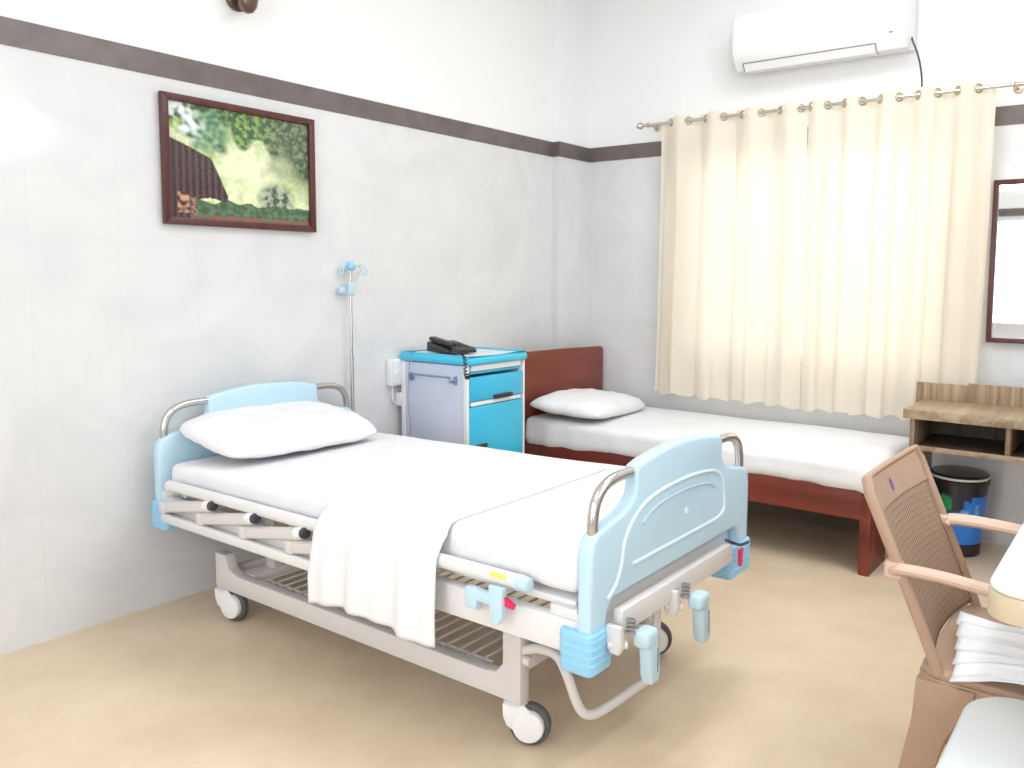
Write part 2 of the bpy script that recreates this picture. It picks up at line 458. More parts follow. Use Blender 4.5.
# casters
def caster(u, v, ang):
    zt = .127
    c = MB(); R = Matrix.Translation((u, v, 0)) @ Matrix.Rotation(ang, 4, 'Z')
    t = MB(); c.lathe([(.030, .118), (.036, .124), (.036, .127), (.028, .1275)], 24, Matrix.Translation((u, v, 0)))
    # forked body : two cheeks and a rounded crown, trailing along local +x
    ch = [(-.034, .124), (.030, .124), (.045, .112), (.062, .098), (.060, .050), (.045, .040), (.030, .040), (.004, .045), (-.022, .062), (-.033, .090)]
    for s in (-1, 1):
        b = MB().prism(ch, s * .022 - .004, s * .022 + .004, 'y', .002)
        me = bpy.data.meshes.new('t'); b.bm.to_mesh(me); b.bm.free(); tb = bmesh.new(); tb.from_mesh(me); c.add(tb, R)
    b = MB().prism([(-.034, .1245), (.030, .1245), (.028, .112), (-.01, .102), (-.033, .095)], -.024, .024, 'y', .003)
    me = bpy.data.meshes.new('t'); b.bm.to_mesh(me); b.bm.free(); tb = bmesh.new(); tb.from_mesh(me); c.add(tb, R)
    fork = c.build('caster', 'hub', bed)
    Wc = R @ Vector((.042, 0, .0625)); ax = (R.to_3x3() @ Vector((0, 1, 0)))
    q = Vector((0, 0, 1)).rotation_difference(ax).to_matrix().to_4x4()
    W = Matrix.Translation(Wc) @ q
    MB().lathe([(.044, -.012), (.056, -.0155), (.0612, -.010), (.0625, 0), (.0612, .010), (.056, .0155), (.044, .012)], 36, W, cap=True).build('wheel', 'rubber', fork, label='dark rubber wheel')
    h = MB()
    for s in (-1, 1):
        h.lathe([(.046, s * .0125), (.047, s * .024), (.044, s * .030), (.030, s * .033), (.012, s * .034)], 32, W, cap=True)
    h.build('hub_cover', 'hub', fork)
caster(.690, -.346, math.radians(24)); caster(-.775, -.346, math.radians(12))
caster(.705, .346, math.radians(32)); caster(-.775, .346, math.radians(10))
# folded side rails
for s in (-1, 1):
    y = s * .492
    rail_ = MB().tube([(-.90, y, .538), (-.88, y, .545), (.76, y, .553), (.83, y, .553)], .015, 12, smooth=False, flat=.021).build('side_rail', 'steel_w', bed)
    lo = MB().box(-.95, .45, y - .010 if s < 0 else y - .012, y + .012 if s < 0 else y + .010, .392, .43, .009)
    lo.build('lower_rail', 'steel_w', rail_)
    MB().cyl((.815, y, .552), (.856, y, .552), .0225, .019, bev=.005).build('end_cap', 'blue', rail_, label='pale blue rail end cap')
    for k, u in enumerate((-.604, -.345, -.078, .185, .448)):
        MB().tube([(u - .33, y, .452), (u - .30, y, .458), (u - .04, y, .503), (u, y, .514)], .011, 8, smooth=False, flat=.022).box(u - .352, u - .312, y - .013, y + .013, .432, .474, .005).build('folding_post', 'steel_g', rail_)
        MB().cyl((u - .022, y + s * .012, .512), (u + .014, y + s * .012, .519), .020, bev=.003).build('post_collar', 'white', rail_)
        MB().cyl((u + .012, y + s * .013, .518), (u + .030, y + s * .013, .521), .0185, bev=.004).build('post_knob', 'darkknob', rail_, label='dark knob on the folding post')
    L = MB().box(.660, .79, y + s * .016 - .012, y + s * .016 + .012, .478, .512, .008)
    L.box(.650, .70, y + s * .016 - .014, y + s * .016 + .014, .452, .515, .010).cyl((.69, y + s * .028, .475), (.69, y + s * .034, .475), .010)
    L.prism([(.740, .535), (.790, .535), (.786, .46), (.776, .436), (.760, .430), (.748, .44)], y + s * .022 - .012, y + s * .022 + .012, 'y', .006)
    lt = L.build('rail_latch', 'blue', rail_, label='pale blue release latch of the side rail')
    MB().prism([(.787, .512), (.822, .496), (.818, .484), (.789, .486)], y + s * .018 - .006, y + s * .018 + .006, 'y', .003).build('release_tab', 'red', lt, label='red release tab')
    MB().box(.735, .785, y + s * .0165 - .002, y + s * .0165 + .002, .555, .569, .001).build('sticker', 'yellow', rail_, label='small yellow sticker on the rail')
    MB().box(.90, .985, s * .45 - .015, s * .45 + .015, .478, .506, .004).build('rail_bracket', 'steel_w', bed)
# brake bar
MB().tube([(.72, -.345, .285), (.775, -.347, .305), (.835, -.347, .302), (.865, -.340, .255), (.895, -.325, .165), (.915, -.300, .135), (.93, -.24, .132), (.94, -.10, .132), (.945, -.03, .136), (.95, 0, .17), (.952, .005, .42)], .014, 12, k=5).build('brake_bar', 'steel_g', bed)
MB().cyl((.72, -.345, .255), (.745, -.345, .255), .014).build('brake_pin', 'steel_g', bed)
# cranks under the end beam
for v in (-.370, -.075):
    k = MB().prism([(1.045, .470), (1.088, .470), (1.092, .425), (1.082, .398), (1.058, .398), (1.045, .42)], v - .052, v - .030, 'y', .005)
    k.cyl((1.05, v - .05, .420), (1.09, v - .02, .420), .012); k.cyl((1.06, v, .445), (1.12, v, .445), .010)
    cr = k.build('crank', 'steel_g', bed)
    g = MB()
    for q in range(4): g.torus((1.098, v - .016, .452 + q * .011), .011, .0028, (0, .15, 1), 16, 6)
    g.build('crank_spring', 'vent', cr)
    h = MB().softbox(1.100, 1.148, v - .016, v + .046, .412, .458, .014, (6, 8, 5))
    h.prism([(v + .002, .445), (v + .046, .440), (v + .064, .326), (v + .056, .306), (v + .026, .306), (v + .014, .326)], 1.106, 1.142, 'x', .009, 3)
    h.prism([(v + .044, .415), (v + .060, .408), (v + .078, .328), (v + .070, .317), (v + .056, .320)], 1.116, 1.134, 'x', .005, 2)
    h.build('crank_handle', 'blue3', cr, label='pale blue folded crank handle')
    MB().box(1.1425, 1.144, v + .044, v + .048, .335, .40, .0005).build('handle_slot', 'slot', cr)
# red tag with its dark hook at the far foot corner
MB().tube([(1.050, .27, .510), (1.075, .28, .500), (1.079, .33, .482), (1.079, .385, .476)], .005, 8).build('hook', 'black', bed)
MB().prism([(.305, .472), (.333, .472), (.329, .436), (.325, .415), (.310, .415), (.307, .436)], 1.078, 1.088, 'x', .003).build('red_tag', 'red', bed, label='small red tag hanging at the foot corner')

# mattress
def mtop(u): return .614 + (u + .95) / 1.9 * .045
def mdisp(p):
    k = (p.x + .95) / 1.9 * .045
    side = max(0, (abs(p.y) - .40) / .06); low = max(0, min(1, (.60 - p.z) / .06))
    w = nz(p.x * 9, p.y * 2, 3) * .006 + nz(p.x * 22, p.y * 3, p.z * 6) * .003
    hgt = max(0, min(1, (p.z - .519) / .095)); q = Vector(p); q.z += k * (.35 + .65 * hgt) + nz(p.x * 2.3, p.y * 2.3, 7) * .006 * hgt
    q.y += math.copysign(1, p.y) * w * side
    q.z += (nz(p.x * 7, 0, 11) * .012) * side * low
    return q
mat1 = MB().softbox(-.965, .985, -.458, .458, .520, .614, .032, (90, 40, 8), mdisp).build('mattress', 'sheet', loc=BC, rot=(0, 0, BTH), smooth=80)
tag(mat1, 'thin mattress in a smooth white sheet on the hospital bed', 'mattress')

# blanket hanging over the near side
def blanket(a, b):
    u = .018 + .527 * a
    # run: top from v=+.36 to the edge, then down
    L1, Rr = .80, .035
    run = b * 1.145
    yedge = -.475
    zt = mtop(u) + .0045
    if run < L1: v = yedge + Rr + (L1 - run); z = zt
    elif run < L1 + Rr * PI / 2:
        t = (run - L1) / Rr; v = yedge + Rr - Rr * math.sin(t) ; z = zt - Rr + Rr * math.cos(t)
    else:
        h = run - L1 - Rr * PI / 2; v = yedge - .012 - .028 * min(1, h / .05); z = zt - Rr - h
        amp = min(1, h / .2)
        v -= amp * (.010 * (1 + math.sin(a * 15 + 1.2 + h * 2)) + .006 * (1 + math.sin(a * 31 + 3)))
        if a < .3: v -= amp * .012 * math.sin(a / .3 * PI) ** 2
        z += .012 * math.sin(a * 5.0) * amp - .004 * a
        u += -.012 * amp * (1 - a)
    if run < L1: z += nz(u * 2.3, v * 2.3, 7) * .006; v += .02 * math.sin(a * 4 + 1) * (1 - b)
    return Vector((u, v, z))
bl = MB().grid(blanket, 60, 90).build('blanket', 'towel', loc=BC, rot=(0, 0, BTH), smooth=80)
so = bl.modifiers.new('thickness', 'SOLIDIFY'); so.thickness = .004; so.offset = 0
tag(bl, 'folded white blanket hanging over the near side of the hospital bed', 'blanket')

def pillow(name, L, W, T, loc, rot, label, seed=0):
    def make(sign):
        def fn(a, b):
            x, y = 2 * a - 1, 2 * b - 1
            x = math.sin(x * PI / 2) * .5 + x * .5; y = math.sin(y * PI / 2) * .5 + y * .5
            e = (max(0, 1 - abs(x) ** 3.2) * max(0, 1 - abs(y) ** 3.2)) ** .45
            px = x * L / 2 * (1 - .03 * (1 - y * y)) * math.sqrt(1 - .20 * y ** 4); py = y * W / 2 * (1 - .04 * (1 - x * x)) * math.sqrt(1 - .20 * x ** 4)
            wr = (nz(x * 3 + seed, y * 3, 1) * .010 + nz(x * 7 + seed, y * 7, 4) * .004) * e ** .5
            edge = nz(x * 4, y * 4, seed) * .006
            return Vector((px, py, sign * T / 2 * e * (1 if sign > 0 else .55) + (wr if sign > 0 else 0) + edge))
        return fn
    b = MB().grid(make(1), 44, 34)
    t = MB().grid(make(-1), 44, 34)
    me = bpy.data.meshes.new('t'); t.bm.to_mesh(me); t.bm.free(); b.bm.from_mesh(me)
    bmesh.ops.remove_doubles(b.bm, verts=b.bm.verts[:], dist=.0008)
    bmesh.ops.recalc_face_normals(b.bm, faces=b.bm.faces[:])
    o = b.build(name, 'pillow', loc=loc, smooth=80, rot=rot)
    tag(o, label, 'pillow'); return o
def bed_pt(u, v, z):
    c, s = math.cos(BTH), math.sin(BTH); return (BC[0] + u * c - v * s, BC[1] + u * s + v * c, z)
pillow('pillow', .74, .45, .165, bed_pt(-.805, -.055, .700), (math.radians(9), math.radians(1), math.radians(90) + BTH), 'plump white pillow leaning on the headboard of the hospital bed', 2)

# drip stand at the far head corner
iv = thing('drip_stand', 'thin steel drip stand with blue hooks behind the hospital bed head', 'drip stand', (.045, -1.985, 0))
MB().cyl((0, 0, .02), (0, 0, .95), .0095).build('pole', 'chrome', iv)
MB().cyl((0, 0, .94), (0, 0, 1.39), .0065).build('upper_pole', 'chrome', iv)
MB().lathe([(.035, 0), (.038, .006), (.036, .014), (.016, .022), (.013, .05)], 24).build('base', 'chrome', iv)
MB().softbox(-.016, .016, -.018, .018, 1.245, 1.31, .010, (5, 5, 6)).box(-.03, -.012, -.055, -.015, 1.255, 1.29, .006).build('height_clamp', 'blue3', iv, label='pale blue height clamp')
MB().lathe([(.010, 1.365), (.024, 1.378), (.026, 1.392), (.018, 1.405), (.006, 1.41)], 20).build('hook_hub', 'blue2', iv, label='blue hub carrying the hooks')
for k in range(4):
    a = k * PI / 2 + .5; c, s = math.cos(a), math.sin(a)
    if .045 + c * .08 < .01: c *= .35
    MB().tube([(c * .015, s * .015, 1.388), (c * .05, s * .05, 1.393), (c * .075, s * .075, 1.385), (c * .085, s * .085, 1.362), (c * .072, s * .072, 1.347), (c * .06, s * .06, 1.358)], .0035, 8).build('hook', 'blue3', iv)

# ---------------------------------------------------------------- bedside cabinet
cx0, cy0, CW, CD, CH = .262, -1.430, .455, .47, .943
cab = thing('bedside_cabinet', 'cyan and white plastic bedside cabinet between the two beds', 'cabinet', (cx0, cy0, 0), math.radians(1.5)); cab.scale = (1, 1, 1.008)
hx, hy = CD / 2, CW / 2
b = MB()
b.box(-hx + .004, hx - .03, -hy + .006, -hy + .022, .07, .895, .003); b.box(-hx + .004, hx - .03, hy - .022, hy - .006, .07, .895, .003)
b.box(-hx + .004, -hx + .02, -hy + .02, hy - .02, .07, .895, .002); b.box(-hx + .01, hx - .03, -hy + .02, hy - .02, .07, .10, .002)
b.build('body', 'lav', cab)
b = MB()
for s in (-1, 1):
    a, c = sorted((s * hy, s * (hy - .012))); b.box(hx - .034, hx - .002, a, c, .05, .90, .005)
    b.box(-hx, -hx + .03, a, c, .05, .90, .007)
b.box(hx - .03, hx - .006, -hy + .03, hy - .03, .693, .713, .004); b.box(hx - .03, hx - .006, -hy + .03, hy - .03, .868, .897, .004)
b.box(hx - .03, hx - .006, -hy + .03, hy - .03, .05, .085, .004)
b.build('corner_frame', 'white', cab)
t = MB().box(-hx - .008, hx + .012, -hy - .008, hy + .008, .898, .935, .012, 3)
t.tube([(-hx + .008, -hy + .008, .936), (hx - .004, -hy + .008, .936), (hx - .004, hy - .008, .936), (-hx + .008, hy - .008, .936)], .010, 8, smooth=False, closed=True)
t.build('top', 'cyan', cab, label='bright cyan moulded top tray')
MB().box(-hx + .02, hx - .018, -hy + .02, hy - .02, .934, .938, .001).build('tray_inlay', 'offw', cab)
MB().box(hx - .034, hx - .024, -hy + .014, hy - .014, .85, .867, .002).build('pull_out_shelf', 'cyan', cab)
dr = MB().box(hx - .028, hx - .004, -hy + .014, hy - .014, .715, .838, .006)
dr = dr.build('drawer', 'cyan2', cab, label='bright cyan drawer front')
MB().softbox(hx - .006, hx + .014, -.075 + .04, .075 + .04, .716, .737, .009, (4, 10, 4)).build('drawer_pull', 'black', dr, label='dark recessed pull')
do = MB().box(hx - .028, hx - .004, -hy + .014, hy - .014, .088, .690, .006).build('door', 'cyan2', cab, label='bright cyan cabinet door')
MB().softbox(hx - .006, hx + .014, -.19, -.09, .478, .50, .008, (4, 8, 4)).build('door_pull', 'black', do, label='dark recessed pull')
tr = MB().tube([(-.14, -hy - .002, .815), (-.14, -hy - .028, .815), (-.14, -hy - .032, .838), (.14, -hy - .032, .838), (.14, -hy - .028, .815), (.14, -hy - .002, .815)], .0055, 8, smooth=False)
for s in (-1, 1): tr.box(s * .155 - .005, s * .155 + .005, -hy - .012, -hy + .006, .80, .842, .002)
tr.build('towel_rail', 'slot', cab, label='thin grey blue towel rail on the side panel')
for sx in (-1, 1):
    for sy in (-1, 1):
        MB().cyl((sx * (hx - .04), sy * (hy - .04), 0), (sx * (hx - .04), sy * (hy - .04), .055), .018, bev=.003).build('foot', 'black', cab)
# telephone on top, with its hanging coiled cord
ph = thing('telephone', 'black desk telephone on top of the cyan cabinet', 'telephone', (.268, -1.53, .954), math.radians(-12))
MB().prism([(-.10, 0), (.11, 0), (.11, .016), (.09, .026), (-.09, .052), (-.10, .046)], -.085, .085, 'y', .006).build('base', 'black', ph)
kp = MB()
for i in range(4):
    for j in range(3): kp.box(-.02 + i * .024, -.004 + i * .024, -.01 + j * .026, .010 + j * .026, .038 - i * .0033, .044 - i * .0033, .002)
kp.build('keypad', 'darkknob', ph)
MB().softbox(-.095, .105, -.078, -.030, .044, .068, .012, (14, 5, 4), lambda p: Vector((p.x, p.y, p.z + .25 * (abs(p.x - .005) ** 1.6) * .3 - p.x * .10))).build('handset', 'black', ph)
pts = []
for i in range(150):
    t = i / 149; a = t * 2 * PI * 17
    path = smooth_path([(.10, -.06, .02), (.18, -.085, .014), (.262, -.100, .004), (.281, -.104, -.04), (.284, -.103, -.085), (.292, -.098, -.105), (.298, -.094, -.08)], 12)
    q = path[min(len(path) - 1, int(t * (len(path) - 1)))]
    pts.append(q + Vector((math.cos(a) * .0075, math.sin(a) * .0075, 0)))
MB().tube(pts, .0032, 6, smooth=False).build('coiled_cord', 'black', ph)
MB().tube([(-.09, -.085, .01), (-.105, -.14, .004), (-.110, -.175, -.015), (-.105, -.184, -.08), (-.118, -.186, -.22), (-.112, -.186, -.30), (-.095, -.186, -.38), (-.11, -.186, -.50), (-.10, -.186, -.75)], .0018, 6).build('line_cable', 'slot', ph)

# wall sockets left of the cabinet
def socket(name, y0, y1, z0, z1, label):
    s_ = thing(name, label, 'socket', (0, (y0 + y1) / 2, z0))
    w, h = (y1 - y0) / 2, z1 - z0
    MB().box(.001, .04, -w, w, 0, h, .005).build('box', 'white', s_)
    MB().box(.040, .046, -w + .008, w - .008, .010, h - .010, .002).build('cover_plate', 'offw', s_)
    for k in (-1, 1): MB().box(.045, .050, k * w * .42 - .010, k * w * .42 + .010, h * .5 - .018, h * .5 + .018, .002).build('switch_key', 'white', s_)
socket('wall_socket', -1.735, -1.61, .775, .915, 'white switch box on the tiled wall left of the cyan cabinet')
socket('wall_socket', -1.675, -1.61, .665, .735, 'small white socket box below the larger switch box')
tag(MB().tube([(.012, -1.70, .775), (.014, -1.705, .74), (.012, -1.70, .70), (.02, -1.68, .67)], .004, 6).build('power_cord', 'offw'), 'short white cord dangling between the two socket boxes', 'cord')

# ---------------------------------------------------------------- wooden single bed
SX0, SX1, SY0, SY1 = .175, 2.245, -.875, -.03
sb = thing('single_bed', 'dark red wooden single bed under the curtained window', 'bed', (SX0, SY0, 0))
LX, LY = SX1 - SX0, SY1 - SY0
hbp = [(0, 0), (LY, 0), (LY, .862), (LY - .008, .878), (LY - .025, .886), (LY * .5, .897), (.025, .900), (.008, .893), (0, .878)]
MB().prism(hbp, -.0, .032, 'x', .006).build('headboard', 'mahogv', sb)
MB().prism([(0, 0), (.05, 0), (.05, .24), (LY - .05, .24), (LY - .05, 0), (LY, 0), (LY, .40), (0, .40)], LX - .045, LX, 'x', .005).build('footboard', 'mahog', sb)
for y in (0, LY - .032): MB().box(.033, LX - .046, y, y + .032, .255, .395, .005).build('side_rail', 'mahog', sb)
MB().box(LX - .05, LX - .002, .001, .03, 0, .40, .004).box(LX - .044, LX - .001, .03, .275, 0, .30, .004).build('leg', 'mahog', sb)
MB().box(LX - .044, LX - .001, LY - .275, LY - .03, 0, .30, .004).build('leg', 'mahog', sb)
b = MB()
for k in range(12): b.box(.06 + k * .165, .15 + k * .165, .033, LY - .033, .36, .378, .002)
b.build('slats', 'mahog', sb)
def sdisp(p):
    side = max(0, min(1, (SY0 + .06 - p.y) / .06)); low = max(0, min(1, (.47 - p.z) / .07))
    endl = max(0, min(1, (p.x - (SX1 - .07)) / .07))
    q = Vector(p)
    q.z += nz(p.x * 2, p.y * 2.5, 2) * .008
    w = nz(p.x * 11, 0, 5) * .006 + nz(p.x * 25, 0, p.z * 9) * .003
    q.y -= side * (w + .004 + .012 * low)
    if side > 0: q.z -= low * .045 * side * max(0, min(1, 1.25 - p.x))
    if side > 0: q.z -= low * (.018 + .020 * nz(p.x * 3.1, 1, 1) + .010 * nz(p.x * 9, 3, 1))
    if endl > 0: q.z -= low * .02 * endl
    return q
mat2 = MB().softbox(SX0 + .036, SX1 + .012, SY0 - .004, SY1 - .002, .398, .518, .045, (100, 40, 12), sdisp).build('mattress', 'sheet', smooth=80)
tag(mat2, 'mattress in a loose white sheet on the dark red wooden bed', 'mattress')
pillow('pillow', .76, .50, .165, (.46, -.545, .570), (math.radians(4), math.radians(3), math.radians(90 + 8)), 'flat white pillow on the wooden bed below its headboard', 9)

# ---------------------------------------------------------------- curtains
ROD = lambda x: 2.292 - (x - .54) * .004
rod = thing('curtain_rod', 'slim steel curtain rod on brackets above the window', 'curtain rod', (.54, -.12, ROD(.54)))
MB().cyl((0, 0, 0), (2.20, 0, ROD(2.74) - ROD(.54)), .0095).build('rod', 'chrome', rod)
for x in (0, 2.20):
    z = ROD(.54 + x) - ROD(.54)
    MB().lathe([(.004, -.022), (.016, -.018), (.023, 0), (.016, .018), (.004, .022)], 20, Matrix.Translation((x - .012 if x == 0 else x + .012, 0, z)) @ Matrix.Rotation(PI / 2, 4, 'Y')).build('finial', 'chrome', rod)
for x in (.045, 2.085):
    z = ROD(.54 + x) - ROD(.54)
    MB().cyl((x, 0, z), (x, .1195, z), .006).lathe([(.022, 0), (.022, .006), (.012, .010)], 20, Matrix.Translation((x, .1195, z)) @ Matrix.Rotation(PI / 2, 4, 'X')).torus((x, 0, z), .013, .004, (1, 0, 0)).build('bracket', 'brass', rod)
def curtain(x0, x1, label, ph, zb0, zb1, xb0, xb1, nw=4):
    W = x1 - x0
    cu = thing('curtain', label, 'curtain', (x0, -.12, 0), 0, None)
    def yw(a, top):
        base = math.sin(2 * PI * (nw * a) + ph)
        extra = .35 * math.sin(2 * PI * (nw * 2.35 * a) + ph * 2) + .30 * nz(a * 9, ph, 0)
        return .030 * base * (1 - .25 * (1 - top)) + .022 * extra * (1 - top)
    def fn(a, b):  # b=0 top
        top = max(0, 1 - b * 3.0)
        z1 = ROD(x0 + a * W) + .032 + .004 * math.sin(2 * PI * nw * a * 2)
        z0 = zb0 + (zb1 - zb0) * a + .009 * math.sin(a * 43 + ph) + .006 * nz(a * 20, 3)
        xx = a * W; xbot = (xb0 - x0) + a * (xb1 - xb0)
        x = xx + (xbot - xx) * b ** 1.3 + .010 * math.sin(2 * PI * nw * a * 2 + ph) * (1 - top)
        return Vector((x, yw(a, top) - .018 * (1 - top) * nz(a * 5, b * 2, ph), z1 + (z0 - z1) * b))
    cloth = MB().grid(fn, 240, 60).build('cloth', 'curtain', cu, smooth=80)
    k = 0
    for i in range(2 * nw + 2):
        a = (i * PI - ph) / (2 * PI * nw)
        if a < .01 or a > .99: continue
        slope = .030 * 2 * PI * nw / W * (1 if i % 2 == 0 else -1)
        nrm = Vector((-slope, 1, 0)).normalized()
        MB().torus((a * W, 0, ROD(x0 + a * W)), .020, .0045, nrm, 24, 8).build('eyelet_ring', 'brass', cu)
    return cu
curtain(.668, 1.60, 'left cream curtain panel, hanging over the bed pillow', .9, .622, .615, .642, 1.606)
curtain(1.607, 2.545, 'right cream curtain panel, reaching down beside the desk', 2.6, .612, .622, 1.612, 2.515, 5)

# ---------------------------------------------------------------- air conditioner
ac = thing('air_conditioner', 'white split air conditioner high on the wall above the curtains', 'air conditioner', (1.185, 0, 2.520))
def dz(x): return -.012 * x
prof_ac = [(-.001, .02), (-.09, 0), (-.15, .006), (-.195, .060), (-.212, .105), (-.212, .29), (-.195, .31), (-.001, .31)]
MB().prism([(y, z) for y, z in prof_ac], 0, .95, 'x', .010, 3).build('housing', 'white', ac)
lv = MB().prism([(-.120, .003), (-.151, .005), (-.176, .036), (-.180, .034), (-.155, -.002), (-.120, -.004)], .06, .79, 'x', .001, 1).build('louver', 'white', ac)
g = MB()
for x in (.056, .791): g.prism([(-.150, -.003), (-.158, -.001), (-.184, .034), (-.180, .040)], x, x + .003, 'x', 0)
g.prism([(-.1785, .037), (-.1825, .037), (-.1845, .0405), (-.1805, .0405)], .056, .794, 'x', 0)
g.prism([(-.114, -.0022), (-.119, -.0022), (-.119, .002), (-.114, .002)], .056, .794, 'x', 0)
g.build('outlet_seam', 'vent', ac)
MB().box(.865, .885, -.206, -.200, .075, .083, .001).build('indicator', 'vent', ac)
MB().tube([(.952, -.10, .06), (.965, -.12, .03), (.985, -.12, -.02), (1.0, -.11, -.08), (1.005, -.08, -.16), (1.0, -.05, -.3)], .005, 8).build('power_cable', 'darkknob', ac)

# brown wall lamp holder cut by the top of the frame
wl = thing('wall_lamp', 'small dark brown round wall lamp holder at the top of the frame', 'lamp', (0, -2.52, 2.50))
RY = Matrix.Rotation(PI / 2, 4, 'Y')
MB().lathe([(.05, .0), (.052, .010), (.040, .018), (.015, .02)], 28, RY).build('backplate', 'brown', wl)
MB().tube([(.015, 0, 0), (.05, 0, .02), (.078, 0, .0)], .009, 8).build('arm', 'brass', wl)
MB().lathe([(.008, -.072), (.022, -.066), (.036, -.045), (.042, -.015), (.038, .012), (.024, .025)], 28, Matrix.Translation((.085, 0, .0))).build('holder_cup', 'brown', wl)
MB().softbox(.06, .11, .02, .075, .0, .02, .008, (4, 5, 3)).build('switch', 'steel_g', wl)
MB().lathe([(.02, .02), (.026, .04), (.045, .08), (.045, .11), (.02, .135)], 24, Matrix.Translation((.085, 0, 0))).build('bulb', 'white', wl)

# ---------------------------------------------------------------- picture
pic = thing('framed_picture', 'dark red framed photo print of a garden with leafy trees', 'picture', (0, -2.868, 1.542))
PW, PH_, FW = .705, .514, .028
fr = MB()
fr.prism([(0, 0), (PW, 0), (PW - FW, FW), (FW, FW)], .006, .032, 'x', .003); fr.prism([(0, PH_), (PW, PH_), (PW - FW, PH_ - FW), (FW, PH_ - FW)], .006, .032, 'x', .003)
fr.prism([(0, 0), (FW, FW), (FW, PH_ - FW), (0, PH_)], .006, .032, 'x', .003); fr.prism([(PW, 0), (PW - FW, FW), (PW - FW, PH_ - FW), (PW, PH_)], .006, .032, 'x', .003)
fr.box(.001, .007, .01, PW - .01, .01, PH_ - .01, 0)
fr.build('frame', 'frame', pic)
def lerp(a, b, t): t = max(0, min(1, t)); return tuple(x + (y - x) * t for x, y in zip(a, b))
def picture_colour(s, t):   # s 0..1 left-right, t 0..1 bottom-top
    n1 = nz(s * 9, t * 7, 1); n2 = nz(s * 24, t * 20, 2); n3 = nz(s * 55, t * 45, 3)
    bright = (.80, .88, .55); mid = (.36, .50, .14); deep = (.05, .10, .05); teal = (.07, .20, .12)
    c = lerp(mid, bright, .70 + n1 * .9 + n2 * .5 + n3 * .3)
    glow = 1 - min(1, math.hypot((s - .58) / .34, (t - .48) / .42)); c = lerp(c, (.86, .88, .62), max(0, glow) * 1.0 + n2 * .2)
    can = (t - .66) / .2 + (s - .5) * .15 + n1 * 1.2
    if can > 0: c = lerp(c, lerp(deep, (.26, .42, .10), .36 + n2 * 1.6 + n3 * 1.2), can * 1.6)
    if s > .62: c = lerp(c, lerp(deep, (.24, .26, .15), .32 + n2 * 1.5 + n3), (s - .62) * 4.5 * (t - .22) * 2 + n1 * .5 + n2 * .3)
    if .16 < s < .48: 
        d = 1 - math.hypot((s - .27) / .16, (t - .78) / .24); c = lerp(c, lerp(teal, (.30, .45, .25), .4 + n2 * 1.5), d * 2.5 + n2)
    if s < .26 and t > .62: c = lerp(c, (.80, .88, .88), (.5 + n2 * 1.6 + n1) * min(1, (.24 + n1 * .1 - s) * 9) * min(1, (t - .64) * 6))
    d = 1 - math.hypot((s - .74) / .16, (t - .22) / .20); c = lerp(c, lerp(deep, (.42, .44, .36), .5 + n2 * 1.6 + n3), d * 2.2)
    if t < .16 + n1 * .05: c = lerp(deep, (.11, .20, .10), .4 + n2 * 1.5 + n3)
    if t < .045: c = lerp((.30, .10, .08), (.12, .16, .08), .5 + n2 * 2)
    # dark timber pavilion roof
    if s < .385:
        top = .69 - .16 * (max(0, s) / .3) ** 1.2 if s < .28 else .69 - .16 * (.28 / .3) ** 1.2 - (s - .28) * 3.0
        bot = .18 + .012 * math.sin(s * 30) if s > .13 else .0
        if bot < t < top:
            c = lerp((.030, .018, .020), (.12, .065, .07), .45 + .5 * math.sin(s * 150) + n3 * .5)
        if .05 < s < .125 and .05 < t < .23: c = lerp((.05, .02, .02), (.62, .34, .20), .5 + n2 * 2.5)
        if .135 < s < .17 and .03 < t < .19: c = lerp((.12, .05, .04), (.4, .22, .16), .5 + n3 * 2)
    return c
N1, N2 = 190, 132
pr = MB().grid(lambda a, b: Vector((.0145, FW - .004 + a * (PW - 2 * FW + .008), FW - .004 + b * (PH_ - 2 * FW + .008))), N1, N2)
pr = pr.build('print', 'print_', pic, smooth=0)
at = pr.data.color_attributes.new('ink', 'FLOAT_COLOR', 'POINT')
for i, v in enumerate(pr.data.vertices):
    s_ = (v.co.y - FW) / (PW - 2 * FW); t_ = (v.co.z - FW) / (PH_ - 2 * FW)
    at.data[i].color = (*picture_colour(s_, t_), 1)

# ---------------------------------------------------------------- mirror
mi = thing('wall_mirror', 'dark red framed mirror on the wall right of the curtains', 'mirror', (2.542, 0, 1.038))
MW, MH, MF = .62, .808, .024
fr = MB()
fr.prism([(0, 0), (MW, 0), (MW - MF, MF), (MF, MF)], -.034, -.006, 'y', .003); fr.prism([(0, MH), (MW, MH), (MW - MF, MH - MF), (MF, MH - MF)], -.034, -.006, 'y', .003)
fr.prism([(0, 0), (MF, MF), (MF, MH - MF), (0, MH)], -.034, -.006, 'y', .003); fr.prism([(MW, 0), (MW - MF, MF), (MW - MF, MH - MF), (MW, MH)], -.034, -.006, 'y', .003)
fr.box(.01, MW - .01, -.007, -.001, .01, MH - .01, 0)
fr.build('frame', 'frame', mi)
MB().box(MF - .004, MW - MF + .004, -.016, -.008, MF - .004, MH - MF + .004, 0).build('mirror_glass', 'mirror', mi, smooth=0)

